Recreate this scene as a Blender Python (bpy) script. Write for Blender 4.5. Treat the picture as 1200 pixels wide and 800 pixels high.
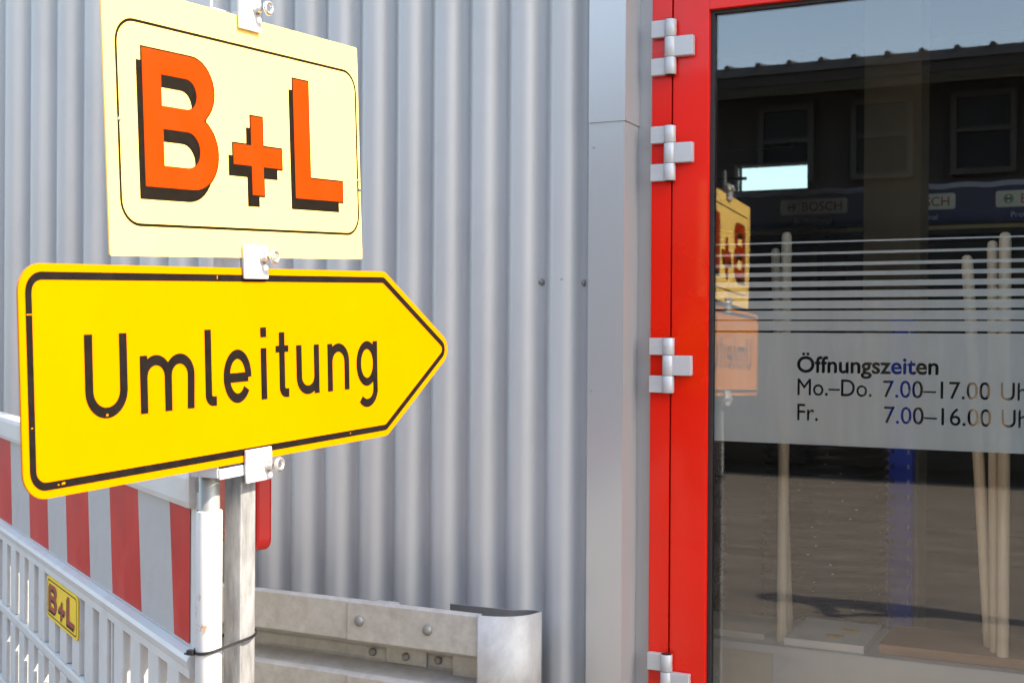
import bpy, bmesh, math, random
from math import radians, sin, cos, pi
from mathutils import Vector, Matrix, Quaternion
random.seed(7)

scene = bpy.context.scene
for o in list(bpy.data.objects):
    bpy.data.objects.remove(o)
C = scene.collection

# ------------------------------------------------------------------ camera
CAM = Vector((0.0, -2.8, 1.27))
FPX = 1463.68                               # focal length in pixels of a 1200 wide picture
YAW, PITCH, ROLL = 0.4571, -0.0034, 0.0062
_r = Vector((cos(YAW), sin(YAW), 0)); _f = Vector((-sin(YAW), cos(YAW), 0)); _u = Vector((0, 0, 1))
FW = _f * cos(PITCH) + _u * sin(PITCH); _u2 = -_f * sin(PITCH) + _u * cos(PITCH)
RT = _r * cos(ROLL) + _u2 * sin(ROLL); UP = -_r * sin(ROLL) + _u2 * cos(ROLL)
cam_d = bpy.data.cameras.new('camera'); cam = bpy.data.objects.new('camera', cam_d); C.objects.link(cam)
m = Matrix((RT, UP, -FW)).transposed().to_4x4(); m.translation = CAM
cam.matrix_world = m
cam_d.sensor_width = 36; cam_d.lens = FPX / 1200 * 36
cam_d.clip_start = 0.05; cam_d.clip_end = 2000
cam_d.dof.use_dof = True; cam_d.dof.focus_distance = 2.25; cam_d.dof.aperture_fstop = 9
scene.camera = cam

# ------------------------------------------------------------------ light
SUN_EL, SUN_AZ = radians(46), radians(4)    # azimuth from +X towards +Y
sdir = Vector((cos(SUN_AZ) * cos(SUN_EL), sin(SUN_AZ) * cos(SUN_EL), sin(SUN_EL)))
world = bpy.data.worlds.new('World'); scene.world = world; world.use_nodes = True
nt = world.node_tree; bg = nt.nodes['Background']
sky = nt.nodes.new('ShaderNodeTexSky'); sky.sky_type = 'NISHITA'; sky.sun_disc = False
sky.sun_elevation = SUN_EL; sky.sun_rotation = radians(90) - SUN_AZ
sky.air_density = 1.0; sky.dust_density = 1.6; sky.ozone_density = 0.9
nt.links.new(sky.outputs[0], bg.inputs[0]); bg.inputs[1].default_value = 0.15
sun_d = bpy.data.lights.new('sun', 'SUN'); sun_d.energy = 2.3; sun_d.angle = radians(0.5); sun_d.color = (1, 0.955, 0.87)
sun = bpy.data.objects.new('sun', sun_d); C.objects.link(sun)
sun.rotation_euler = sdir.to_track_quat('Z', 'Y').to_euler(); sun.location = (6, 2, 8)
vs = scene.view_settings
vs.view_transform = 'Standard'; vs.look = 'None'; vs.gamma = 1.0; vs.exposure = 2.5; vs.use_curve_mapping = False
vs.use_white_balance = True; vs.white_balance_temperature = 7400; vs.white_balance_tint = 10    # camera set for open shade

# ------------------------------------------------------------------ pixel directions (1200x800 picture)
def ray(x, y): return FW * FPX + RT * (x - 600) + UP * (400 - y)
def hitY(x, y, Y): d = ray(x, y); return CAM + d * ((Y - CAM.y) / d.y)
def hitZ(x, y, Z): d = ray(x, y); return CAM + d * ((Z - CAM.z) / d.z)
def hitX(x, y, X): d = ray(x, y); return CAM + d * ((X - CAM.x) / d.x)

# ------------------------------------------------------------------ materials
def ramp(nt, fac, stops):
    r = nt.nodes.new('ShaderNodeValToRGB'); e = r.color_ramp.elements
    e[0].position, e[0].color = stops[0][0], (*stops[0][1], 1)
    e[1].position, e[1].color = stops[1][0], (*stops[1][1], 1)
    for s in stops[2:]:
        k = e.new(s[0]); k.color = (*s[1], 1)
    nt.links.new(fac, r.inputs[0]); return r.outputs[0]
def noise(nt, scale, detail=4, rough=.55, stretch=None, dist=0.0):
    tc = nt.nodes.new('ShaderNodeTexCoord'); n = nt.nodes.new('ShaderNodeTexNoise')
    n.inputs['Scale'].default_value = scale; n.inputs['Detail'].default_value = detail
    n.inputs['Roughness'].default_value = rough; n.inputs['Distortion'].default_value = dist
    src = tc.outputs['Object']
    if stretch:
        mp = nt.nodes.new('ShaderNodeMapping'); mp.inputs['Scale'].default_value = stretch
        nt.links.new(src, mp.inputs[0]); src = mp.outputs[0]
    nt.links.new(src, n.inputs['Vector']); return n.outputs['Fac']
def mixc(nt, fac, a, b):
    x = nt.nodes.new('ShaderNodeMix'); x.data_type = 'RGBA'
    for i, v in ((0, fac), (6, a), (7, b)):
        if isinstance(v, (int, float)): x.inputs[i].default_value = v
        elif isinstance(v, tuple): x.inputs[i].default_value = (*v, 1)
        else: nt.links.new(v, x.inputs[i])
    return x.outputs[2]
def mat(name, col, rough=.5, metal=0.0, var=.12, vscale=6, stretch=None, bump=0.0, bscale=60, spec=.5, coat=0.0,
        dirt=None, dirt_amt=.5, dirt_scale=3, rvar=.1, coat_rough=.08, dlo=.5, dhi=.72):
    M = bpy.data.materials.new(name); M.use_nodes = True; nt = M.node_tree; b = nt.nodes['Principled BSDF']
    n = noise(nt, vscale, 5, .6, stretch)
    lo = tuple(max(0, c * (1 - var)) for c in col); hi = tuple(min(1, c * (1 + var)) for c in col)
    c = ramp(nt, n, [(.3, lo), (.7, hi)])
    if dirt:
        dn = noise(nt, dirt_scale, 8, .68, stretch, .4)
        f = ramp(nt, dn, [(dlo, (0, 0, 0)), (dhi, (dirt_amt,) * 3)])
        c = mixc(nt, f, c, dirt)
    nt.links.new(c, b.inputs['Base Color'])
    b.inputs['Metallic'].default_value = metal; b.inputs['Specular IOR Level'].default_value = spec
    b.inputs['Coat Weight'].default_value = coat; b.inputs['Coat Roughness'].default_value = coat_rough
    rr = ramp(nt, n, [(.25, (max(.02, rough - rvar),) * 3), (.75, (min(1, rough + rvar),) * 3)])
    nt.links.new(rr, b.inputs['Roughness'])
    if bump:
        bp = nt.nodes.new('ShaderNodeBump'); bp.inputs['Strength'].default_value = bump; bp.inputs['Distance'].default_value = .002
        nt.links.new(noise(nt, bscale, 3), bp.inputs['Height']); nt.links.new(bp.outputs[0], b.inputs['Normal'])
    return M
def glass(name, boost=2.2, tint=(.86, .9, .88), wave=0.0):
    M = bpy.data.materials.new(name); M.use_nodes = True; nt = M.node_tree; nt.nodes.clear()
    out = nt.nodes.new('ShaderNodeOutputMaterial'); mx = nt.nodes.new('ShaderNodeMixShader')
    tr = nt.nodes.new('ShaderNodeBsdfTransparent'); gl = nt.nodes.new('ShaderNodeBsdfGlossy'); fr = nt.nodes.new('ShaderNodeFresnel')
    mu = nt.nodes.new('ShaderNodeMath'); mu.operation = 'MULTIPLY'; mu.inputs[1].default_value = boost; mu.use_clamp = True
    tr.inputs[0].default_value = (*tint, 1); gl.inputs['Roughness'].default_value = 0.0; gl.inputs[0].default_value = (1, 1, 1, 1)
    fr.inputs[0].default_value = 1.5
    nt.links.new(fr.outputs[0], mu.inputs[0]); nt.links.new(mu.outputs[0], mx.inputs[0])
    nt.links.new(tr.outputs[0], mx.inputs[1]); nt.links.new(gl.outputs[0], mx.inputs[2]); nt.links.new(mx.outputs[0], out.inputs[0])
    if wave:
        bp = nt.nodes.new('ShaderNodeBump'); bp.inputs['Strength'].default_value = wave; bp.inputs['Distance'].default_value = .01
        nt.links.new(noise(nt, 1.3, 1), bp.inputs['Height']); nt.links.new(bp.outputs[0], gl.inputs['Normal'])
    return M
def film_mat(name, col, alpha):
    M = bpy.data.materials.new(name); M.use_nodes = True; nt = M.node_tree; nt.nodes.clear()
    out = nt.nodes.new('ShaderNodeOutputMaterial'); mx = nt.nodes.new('ShaderNodeMixShader')
    tr = nt.nodes.new('ShaderNodeBsdfTransparent'); df = nt.nodes.new('ShaderNodeBsdfDiffuse')
    n = noise(nt, 5, 4, .6, (6, 1, .6)); c = ramp(nt, n, [(.3, tuple(v * .93 for v in col)), (.7, tuple(v * 1.06 for v in col))])
    nt.links.new(c, df.inputs[0]); mx.inputs[0].default_value = alpha
    nt.links.new(tr.outputs[0], mx.inputs[1]); nt.links.new(df.outputs[0], mx.inputs[2]); nt.links.new(mx.outputs[0], out.inputs[0])
    return M

M = {}
M['clad'] = mat('grey_coated_steel', (.372, .367, .354), .48, .12, .06, 1.2, (1, 1, .35), dirt=(.275, .268, .256), dirt_amt=.45, dirt_scale=2.6, spec=.4)
M['flash'] = mat('grey_flashing_steel', (.40, .396, .385), .26, .40, .02, 1.5, (1, 1, .3), rvar=.02)
M['red'] = mat('red_powder_coat', (.66, .008, .001), .30, 0, .05, 2, bump=.02, bscale=300, spec=.25, coat=.22, coat_rough=.06, dirt=(.50, .02, .01), dirt_amt=.4, dirt_scale=3)
M['hinge'] = mat('satin_aluminium', (.41, .41, .405), .4, .12, .04, 20, (1, 1, 8))
M['rubber'] = mat('black_rubber', (.012, .012, .012), .6, 0, .2, 30)
M['glass'] = glass('door_glass', 1.75, (.97, .98, .975), .015)
M['glass2'] = glass('plain_glass', 1.6, (.60, .66, .65))
M['film'] = film_mat('frosted_film', (.80, .82, .77), .76)
M['screw'] = mat('zinc_screw', (.20, .20, .19), .5, .4, .2, 80)
M['galv'] = mat('galvanised_rail', (.375, .368, .340), .48, .25, .13, 40, bump=.35, bscale=70, dirt=(.27, .245, .20), dirt_amt=.6, dirt_scale=16, dlo=.46, dhi=.75)
M['galv_nose'] = mat('galvanised_nose', (.37, .37, .355), .5, .2, .16, 16, (1, 1, .5), bump=.25, bscale=60, dirt=(.20, .20, .19), dirt_amt=.7, dirt_scale=9, dlo=.46, dhi=.75)
M['zinc'] = mat('galvanised_post', (.29, .295, .30), .42, .4, .35, 60, (1, 1, .22), bump=.15, bscale=120, dirt=(.46, .46, .45), dirt_amt=.7, dirt_scale=24)
M['inner'] = mat('shade_toned_inner_steel', (.085, .075, .062), .7, .1, .25, 14)  # dark colour paints in the shade inside the rounded rail end
M['dark_tube'] = mat('dull_tube', (.26, .265, .25), .45, .35, .15, 30, (1, 1, .2))
M['plastic'] = mat('white_plastic', (.54, .525, .495), .45, 0, .04, 8, dirt=(.40, .34, .27), dirt_amt=.55, dirt_scale=14, dlo=.53, dhi=.78)
M['sleeve'] = mat('white_sleeve', (.50, .49, .475), .38, 0, .03, 9, dirt=(.34, .17, .08), dirt_amt=.8, dirt_scale=13, dlo=.575, dhi=.61)
M['foil_red'] = mat('red_reflective_foil', (.46, .008, .005), .4, 0, .18, 12, (1, 1, .5), dirt=(.45, .07, .055), dirt_amt=.5, dirt_scale=14, spec=.2)
M['foil_white'] = mat('white_reflective_foil', (.37, .36, .35), .45, 0, .05, 20, dirt=(.29, .26, .24), dirt_amt=.4, dirt_scale=16)
M['red_plastic'] = mat('red_plastic', (.42, .008, .008), .3, 0, .06, 9)
M['yellow'] = mat('yellow_sheeting', (.56, .176, .0002), .45, 0, .02, 4, dirt=(.48, .13, .002), dirt_amt=.12, dirt_scale=30, spec=.12)
M['ink'] = mat('black_ink', (.008, .006, .005), .45, 0, .2, 60, spec=.15, dirt=(.70, .44, .02), dirt_amt=.9, dirt_scale=42, dlo=.745, dhi=.76)
M['cream'] = mat('pale_yellow_sheeting', (.93, .62, .175), .4, 0, .015, 5, spec=.3, dirt=(.8, .46, .13), dirt_amt=.15, dirt_scale=18)
M['orange'] = mat('orange_print', (.30, .030, .0004), .45, 0, .03, 20, spec=.12, dirt=(.93, .83, .4), dirt_amt=.9, dirt_scale=40, dlo=.76, dhi=.77)
M['ink2'] = mat('black_print', (.007, .005, .003), .45, 0, .2, 60, spec=.15, dirt=(.8, .7, .35), dirt_amt=.8, dirt_scale=46, dlo=.745, dhi=.755)
M['sticker'] = mat('yellow_sticker', (.85, .55, .003), .4, 0, .03, 10)
M['sticker_red'] = mat('dark_red_print', (.30, .012, .008), .4, 0, .1, 10)
M['clamp'] = mat('white_painted_clamp', (.52, .52, .53), .33, .1, .05, 40, bump=.4, bscale=45)
M['bolt'] = mat('bright_zinc', (.62, .62, .60), .22, .8, .15, 60)
M['tie'] = mat('black_nylon', (.012, .012, .013), .45, 0, .1, 40)
M['asphalt'] = mat('worn_paving', (.140, .120, .101), .9, 0, .22, 2.2, (1, 2.5, 1), bump=.5, bscale=70, dirt=(.10, .085, .071), dirt_amt=.6, dirt_scale=1.2)
M['dark_wall'] = mat('dark_brown_boards', (.040, .034, .027), .8, 0, .3, 2, (1, 1, 4), dirt=(.03, .026, .02), dirt_amt=.7, dirt_scale=1)
M['dark_frame'] = mat('weathered_frame', (.06, .055, .047), .7, 0, .2, 8)
M['dark_glass'] = mat('dark_window_glass', (.018, .018, .018), .12, 0, .3, 2)
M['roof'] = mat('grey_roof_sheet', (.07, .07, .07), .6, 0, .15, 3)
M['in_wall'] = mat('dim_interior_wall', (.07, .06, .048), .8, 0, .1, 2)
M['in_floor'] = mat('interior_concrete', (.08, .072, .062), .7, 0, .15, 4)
M['column'] = mat('brown_column', (.27, .20, .115), .7, 0, .12, 3, (1, 1, .3))
M['wood'] = mat('beech_wood', (.93, .72, .47), .5, 0, .10, 18, (6, 6, .3), coat=.1)
M['bucket'] = mat('black_bucket_plastic', (.005, .005, .006), .22, 0, .1, 20, spec=.35)
M['blue'] = mat('blue_rack_paint', (.03, .09, .62), .4, 0, .08, 10)
M['navy'] = mat('navy_header', (.02, .035, .13), .4, 0, .1, 5)
M['label'] = mat('pale_label', (.84, .88, .74), .5, 0, .04, 10)
M['label_red'] = mat('label_red', (.45, .01, .01), .5, 0, .05, 10)
M['label_green'] = mat('label_green', (.04, .16, .08), .5, 0, .05, 10)
M['label_grey'] = mat('label_grey', (.5, .55, .68), .5, 0, .05, 10)
M['tan'] = mat('tan_shelf_edge', (.45, .34, .15), .6, 0, .1, 10)
M['card'] = mat('beige_cardboard', (.75, .65, .49), .75, 0, .06, 10, bump=.1, bscale=80)
M['card_pale'] = mat('cream_cardboard', (.82, .77, .67), .7, 0, .04, 9)
M['brown_board'] = mat('brown_board', (.44, .25, .14), .7, 0, .12, 14, (.6, 6, 6))
M['plinth'] = mat('pale_plinth_board', (.78, .75, .68), .7, 0, .05, 5)
M['wrap'] = mat('cloudy_plastic_wrap', (.66, .62, .52), .3, 0, .2, 9, bump=.6, bscale=16)
M['hair'] = mat('brown_hair', (.045, .028, .018), .7, 0, .3, 60)
def body_mat():
    Mt = bpy.data.materials.new('clothes_and_skin'); Mt.use_nodes = True; nt = Mt.node_tree; bs = nt.nodes['Principled BSDF']
    tc = nt.nodes.new('ShaderNodeTexCoord'); sx = nt.nodes.new('ShaderNodeSeparateXYZ'); nt.links.new(tc.outputs['Object'], sx.inputs[0])
    mr = nt.nodes.new('ShaderNodeMath'); mr.operation = 'DIVIDE'; mr.inputs[1].default_value = 2.0; nt.links.new(sx.outputs[2], mr.inputs[0])
    c = ramp(nt, mr.outputs[0], [(0.0, (.02, .018, .016)), (.05, (.035, .045, .075)), (.46, (.05, .05, .055)), (.695, (.42, .24, .17))])
    for n_ in nt.nodes:
        if n_.type == 'VALTORGB': n_.color_ramp.interpolation = 'CONSTANT'
    nt.links.new(c, bs.inputs['Base Color']); bs.inputs['Roughness'].default_value = .75; return Mt
M['jacket'] = body_mat()

# ------------------------------------------------------------------ mesh helpers
W = {}
class MB:
    def __init__(s): s.v = []; s.f = []; s.sm = []
    def add(s, vs, fs, smooth=False):
        n = len(s.v); s.v += [Vector(v) for v in vs]; s.f += [tuple(n + i for i in f) for f in fs]; s.sm += [smooth] * len(fs); return s
    def box(s, lo, hi, M4=None, bev=0.0):
        bm = bmesh.new(); bmesh.ops.create_cube(bm, size=1)
        lo = Vector(lo); hi = Vector(hi); c = (lo + hi) / 2; d = hi - lo
        for v in bm.verts: v.co = Vector((v.co.x * d.x, v.co.y * d.y, v.co.z * d.z)) + c
        if bev: bmesh.ops.bevel(bm, geom=bm.edges[:], offset=bev, segments=2, affect='EDGES', profile=.6)
        if M4 is not None: bmesh.ops.transform(bm, matrix=M4, verts=bm.verts)
        bm.verts.index_update(); s.add([v.co.copy() for v in bm.verts], [[v.index for v in f.verts] for f in bm.faces]); bm.free(); return s
    def rings(s, rings, cap0=True, cap1=True, smooth=True, closed=True):
        n = len(rings[0]); vs = [p for r in rings for p in r]; fs = []
        for i in range(len(rings) - 1):
            for k in range(n if closed else n - 1):
                a = i * n + k; b = i * n + (k + 1) % n; fs.append((a, b, b + n, a + n))
        s.add(vs, fs, smooth)
        if cap0: s.add(rings[0], [tuple(range(n - 1, -1, -1))])
        if cap1: s.add(rings[-1], [tuple(range(n))])
        return s
    def lathe(s, prof, base=(0, 0, 0), axis=(0, 0, 1), seg=20, cap0=True, cap1=True):
        q = Vector((0, 0, 1)).rotation_difference(Vector(axis)); b = Vector(base)
        return s.rings([[b + q @ Vector((r * cos(2 * pi * k / seg), r * sin(2 * pi * k / seg), z)) for k in range(seg)] for r, z in prof], cap0, cap1)
    def tube(s, pts, r, seg=10, closed=False):
        pts = [Vector(p) for p in pts]; R = []; N = len(pts)
        for i, p in enumerate(pts):
            t = (pts[(i + 1) % N] - pts[i - 1]) if closed else (pts[min(i + 1, N - 1)] - pts[max(i - 1, 0)])
            t.normalize(); a = t.orthogonal() if i == 0 else (R[-1][2] - t * R[-1][2].dot(t)); a.normalize(); b = t.cross(a)
            rr = r[i] if isinstance(r, (list, tuple)) else r
            R.append(([p + a * rr * cos(2 * pi * k / seg) + b * rr * sin(2 * pi * k / seg) for k in range(seg)], t, a))
        rg = [x[0] for x in R]
        if closed: rg.append(rg[0])
        return s.rings(rg, not closed, not closed)
    def sheet(s, path, lo, hi, axis):        # extrude an open path along an axis
        a = Vector(axis); p0 = [Vector(p) + a * lo for p in path]; p1 = [Vector(p) + a * hi for p in path]
        n = len(path); s.add(p0 + p1, [(i, i + 1, n + i + 1, n + i) for i in range(n - 1)]); return s
    def prism(s, poly, f0, f1):              # closed 2d polygon mapped through two functions (front, back)
        n = len(poly); a = [f0(*p) for p in poly]; b = [f1(*p) for p in poly]
        s.add(a + b, [tuple(range(n)), tuple(range(2 * n - 1, n - 1, -1))] + [(i, n + i, n + (i + 1) % n, (i + 1) % n) for i in range(n)]); return s
    def build(s, name, mat, parent=None, origin=None, fixn=True):
        lo = Vector((min(v[i] for v in s.v) for i in range(3))); hi = Vector((max(v[i] for v in s.v) for i in range(3)))
        c = Vector(origin) if origin is not None else (lo + hi) / 2
        if origin is None and parent is None: c.z = lo.z
        me = bpy.data.meshes.new(name); me.from_pydata([v - c for v in s.v], [], s.f); me.update()
        me.polygons.foreach_set('use_smooth', s.sm)
        if fixn:
            bm = bmesh.new(); bm.from_mesh(me); bmesh.ops.recalc_face_normals(bm, faces=bm.faces); bm.to_mesh(me); bm.free()
        return place(name, me, mat, parent, c)
def place(name, me, mat, parent, c):
    o = bpy.data.objects.new(name, me); C.objects.link(o)
    if mat is not None and not me.materials: me.materials.append(M[mat] if isinstance(mat, str) else mat)
    c = Vector(c); W[o] = c; o.location = c - (W[parent] if parent else Vector())
    if parent: o.parent = parent
    return o
def tag(o, label=None, cat=None, group=None, kind=None):
    if label: o['label'] = label
    if cat: o['category'] = cat
    if group: o['group'] = group
    if kind: o['kind'] = kind
    return o
def empty(name, loc, label=None, cat=None, group=None, kind=None):
    o = bpy.data.objects.new(name, None); C.objects.link(o); o.location = loc; W[o] = Vector(loc); o.empty_display_size = .05
    return tag(o, label, cat, group, kind)
def box(name, lo, hi, mat, parent=None, bev=0.0): return MB().box(lo, hi, None, bev).build(name, mat, parent)

def rrect(x0, y0, x1, y1, r, n=6):
    P = []
    for cx, cy, a0 in ((x1 - r, y1 - r, 0), (x0 + r, y1 - r, 90), (x0 + r, y0 + r, 180), (x1 - r, y0 + r, 270)):
        for k in range(n + 1):
            a = radians(a0 + 90 * k / n); P.append((cx + r * cos(a), cy + r * sin(a)))
    return P
def rounded_poly(pts, rad, n=6):
    out = []; N = len(pts)
    for i, p in enumerate(pts):
        p = Vector(p); a = Vector(pts[i - 1]) - p; b = Vector(pts[(i + 1) % N]) - p
        a.normalize(); b.normalize(); ang = a.angle(b); r = rad[i] if isinstance(rad, (list, tuple)) else rad
        t = r / math.tan(ang / 2); c = p + (a + b).normalized() * (r / sin(ang / 2))
        s0 = p + a * t - c; s1 = p + b * t - c; tot = s0.angle_signed(s1)
        for k in range(n + 1):
            q = s0.copy(); q.rotate(Matrix.Rotation(-tot * k / n, 2)); out.append(tuple(c + q))
    return out
def inset_poly(poly, d):                      # poly counter-clockwise, inwards by d
    N = len(poly); out = []
    for i in range(N):
        p = Vector(poly[i]); e0 = p - Vector(poly[i - 1]); e1 = Vector(poly[(i + 1) % N]) - p
        n0 = Vector((-e0.y, e0.x)); n1 = Vector((-e1.y, e1.x))
        if n0.length < 1e-9: n0 = n1
        if n1.length < 1e-9: n1 = n0
        n0.normalize(); n1.normalize(); nn = (n0 + n1).normalized(); out.append(tuple(p + nn * (d / max(.3, nn.dot(n0)))))
    return out
def ring_flat(outer, inner, fr, n0, n1):      # printed line between two outlines with a hair of thickness
    b = MB(); N = len(outer)
    vs = [fr(*p, n1) for p in outer] + [fr(*p, n1) for p in inner]
    b.add(vs, [(i, (i + 1) % N, N + (i + 1) % N, N + i) for i in range(N)]); return b
def ribbon(path, w):                          # 2d stroke outline of constant width, as quads
    P = []
    for p in path:
        if not P or (Vector(p) - P[-1]).length > 1e-4: P.append(Vector(p))
    L = []; R = []
    for i, p in enumerate(P):
        a = (P[i] - P[i - 1]).normalized() if i else None; b = (P[i + 1] - P[i]).normalized() if i < len(P) - 1 else None
        a = a or b; b = b or a; na = Vector((-a.y, a.x)); nb = Vector((-b.y, b.x)); n = (na + nb).normalized(); k = w / 2 / max(.35, n.dot(na))
        L.append(p + n * k); R.append(p - n * k)
    return L, R
def arc(cx, cy, rx, ry, a0, a1, n=14): return [(cx + rx * cos(radians(a0 + (a1 - a0) * k / n)), cy + ry * sin(radians(a0 + (a1 - a0) * k / n))) for k in range(n + 1)]

# flat shapes with holes, filled by a 2d curve
def curve2d(loops):
    cu = bpy.data.curves.new('tmp', 'CURVE'); cu.dimensions = '2D'; cu.fill_mode = 'BOTH'
    for lp in loops:
        sp = cu.splines.new('POLY'); sp.points.add(len(lp) - 1); sp.use_cyclic_u = True
        for i, p in enumerate(lp): sp.points[i].co = (p[0], p[1], 0, 1)
    return cu
def curve_mesh(cu, fn):
    ob = bpy.data.objects.new('tmp', cu); C.objects.link(ob); dg = bpy.context.evaluated_depsgraph_get(); dg.update()
    me = bpy.data.meshes.new_from_object(ob.evaluated_get(dg)); bpy.data.objects.remove(ob)
    b = MB(); b.add([fn(v.co.x, v.co.y) for v in me.vertices], [tuple(p.vertices) for p in me.polygons]); bpy.data.meshes.remove(me); return b
def text_loops(s, size, off=0.0, shear=0.0, spacing=1.0):
    cu = bpy.data.curves.new('txt', 'FONT'); cu.body = s; cu.size = size; cu.offset = off; cu.shear = shear; cu.space_character = spacing; cu.resolution_u = 6
    ob = bpy.data.objects.new('txt', cu); C.objects.link(ob); dg = bpy.context.evaluated_depsgraph_get(); dg.update()
    cv = ob.evaluated_get(dg).to_curve(dg); loops = []
    for sp in cv.splines:
        P = []
        if sp.type == 'BEZIER':
            bp = sp.bezier_points; N = len(bp)
            for i in range(N):
                a, b = bp[i], bp[(i + 1) % N]
                for k in range(5):
                    t = k / 5; u = 1 - t
                    q = a.co * u ** 3 + a.handle_right * 3 * u * u * t + b.handle_left * 3 * u * t * t + b.co * t ** 3
                    if not P or (Vector(P[-1]) - q.xy).length > 1e-5: P.append((q.x, q.y))
        else: P = [(p.co.x, p.co.y) for p in sp.points]
        if len(P) > 2: loops.append(P)
    bpy.data.objects.remove(ob); return loops
def fit_loops(loops, x0, x1, y0, y1=None):     # scale to the width x0..x1 with its bottom at y0 (and top at y1)
    xs = [p[0] for l in loops for p in l]; ys = [p[1] for l in loops for p in l]
    k = (x1 - x0) / (max(xs) - min(xs)); ky = k if y1 is None else (y1 - y0) / (max(ys) - min(ys))
    return [[(x0 + (p[0] - min(xs)) * k, y0 + (p[1] - min(ys)) * ky) for p in l] for l in loops]

# ================================================================== the setting
gm = MB(); gm.add([(-150, -150, 0), (150, -150, 0), (150, 150, 0), (-150, 150, 0)], [(0, 1, 2, 3)])
tag(gm.build('ground', 'asphalt'), kind='structure')

# ------------------------------------------------------------------ the steel-clad building
BH = 7.0
hall = empty('steel_hall', (-1.1, 0, 0), 'grey corrugated steel hall with a red glazed door', 'building')
PER = .1065; X_V = -1.155; Y_R = -.098
def corr(x): return Y_R + +.036 * ((1 + cos(2 * pi * (x - X_V) / PER)) / 2) ** 2.0
xs = []; x = -7.0
while x < -1.075: xs.append(x); x += PER / 18
b = MB(); b.sheet([(x, corr(x), 0) for x in xs], .12, BH, (0, 0, 1)); b.sm = [True] * len(b.f)
b.build('cladding', 'clad', hall)
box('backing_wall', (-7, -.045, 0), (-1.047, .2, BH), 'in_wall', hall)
# corner flashing: front face, return face and a thin stop, in two lengths with a lap joint
def flashing(z0, z1, off, name='flashing'):
    y0 = -.103 - off; t = .0015
    P = [(-1.1285, y0 + .022), (-1.1285, y0), (-1.0415, y0), (-1.0415, -.008), (-1.0085, -.008)]
    b = MB(); b.sheet([(p[0] + (off if i in (2, 3) else 0), p[1], 0) for i, p in enumerate(P)], z0, z1, (0, 0, 1))
    o = b.build(name, 'flash', hall); md = o.modifiers.new('s', 'SOLIDIFY'); md.thickness = t; md.offset = 0
ZJ = hitY(710, 141, -.103).z
flashing(.0, ZJ, 0.0); flashing(ZJ - .004, BH, .0025)
for (px, py) in ((629, 330), (679, 331)):
    p = hitY(px, py, -.09); x = p.x
    MB().lathe([(.0088, 0), (.0088, .003), (.0055, .0032), (.0050, .0075), (.002, .0085)], (x, corr(x) + .002, p.z), (0, -1, 0), 12).build('screw', 'screw', hall)
for (px, py) in ((697, 84), (696, 173), (693, 458), (657, 327)):
    p = hitY(px, py, -.1035); MB().lathe([(.0022, 0), (.0020, .0015), (.001, .002)], (p.x, -.1035 if px > 680 else corr(p.x), p.z), (0, -1, 0), 8).build('rivet', 'screw', hall)
# wall above and beside the door
box('wall_above_door', (-1.046, -.10, 2.19), (.20, .2, BH), 'flash', hall)
box('wall_above_window', (.20, -.10, 3.2), (16, .2, BH), 'flash', hall)
box('wall_panel', (7.0, -.10, 0), (16, .2, 3.2), 'clad', hall)
box('roof', (-7, .2, BH - .2), (16, 9, BH), 'roof', hall)
box('side_wall', (15.8, .2, 0), (16, 9, BH - .2), 'clad', hall)
box('side_wall', (-7, .2, 0), (-6.8, 9, BH - .2), 'clad', hall)
# interior
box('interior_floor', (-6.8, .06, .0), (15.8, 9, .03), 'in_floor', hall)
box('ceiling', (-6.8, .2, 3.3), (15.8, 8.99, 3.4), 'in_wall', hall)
wx0, wx1, wz0, wz1 = -2.546, -2.022, 2.297, 2.520
YB = 6.0
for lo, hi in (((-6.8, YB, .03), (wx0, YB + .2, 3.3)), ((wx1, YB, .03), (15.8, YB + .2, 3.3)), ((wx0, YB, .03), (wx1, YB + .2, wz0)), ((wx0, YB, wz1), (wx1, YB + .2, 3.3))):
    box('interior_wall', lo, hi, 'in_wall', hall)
w = box('transom_frame', (wx0 - .03, YB - .012, wz1), (wx1 + .03, YB - .002, wz1 + .03), 'dark_frame', hall)
box('transom_pane', (wx0 + .001, YB + .1, wz0 + .001), (wx1 - .001, YB + .106, wz1 - .001), 'glass2', w)
box('window_stay', (wx0 - .16, YB - .05, 2.405), (wx0 + .10, YB - .03, 2.425), 'rubber', w)
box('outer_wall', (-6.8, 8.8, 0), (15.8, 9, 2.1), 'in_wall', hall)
box('shelf_beam', (-2.68, 5.55, 2.56), (-2.02, 5.60, 2.60), 'dark_frame', hall)
box('column', (-.983, 2.5, .03), (-.756, 2.73, 3.3), 'column', hall)

# red frame and door
YD = -.022
FX_L = hitY(762, 400, YD).x
fb = MB().box((FX_L, YD, .02), (-.9555, .05, 2.19), bev=.002); fb.build('door_frame', 'red', hall)
box('door_frame', (-.9555, YD, 2.125), (.20, .05, 2.19), 'red', hall, .002)
box('door_frame', (.135, YD, .02), (.20, .05, 2.125), 'red', hall, .002)
box('window_frame', (.20, YD, 3.13), (7.0, .05, 3.199), 'red', hall, .002)  # storefront added out of view to let more daylight into the shop
box('window_frame', (6.93, YD, .10), (7.0, .05, 3.13), 'red', hall, .002); box('window_frame', (3.5, YD, .10), (3.57, .05, 3.13), 'red', hall, .002); box('window_frame', (.2, YD, 2.19), (.26, .05, 3.13), 'red', hall, .002)
box('window_frame', (.20, YD, .02), (7.0, .05, .10), 'red', hall, .002)
box('window_pane', (.261, .002, .101), (3.499, .008, 3.129), 'glass', hall); box('window_pane', (3.571, .002, .101), (6.929, .008, 3.129), 'glass', hall)  # panes of the added storefront, daylight for the display
GX0, GX1, GZ0, GZ1 = -.866, .045, .22, 2.026
door = MB()
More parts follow.
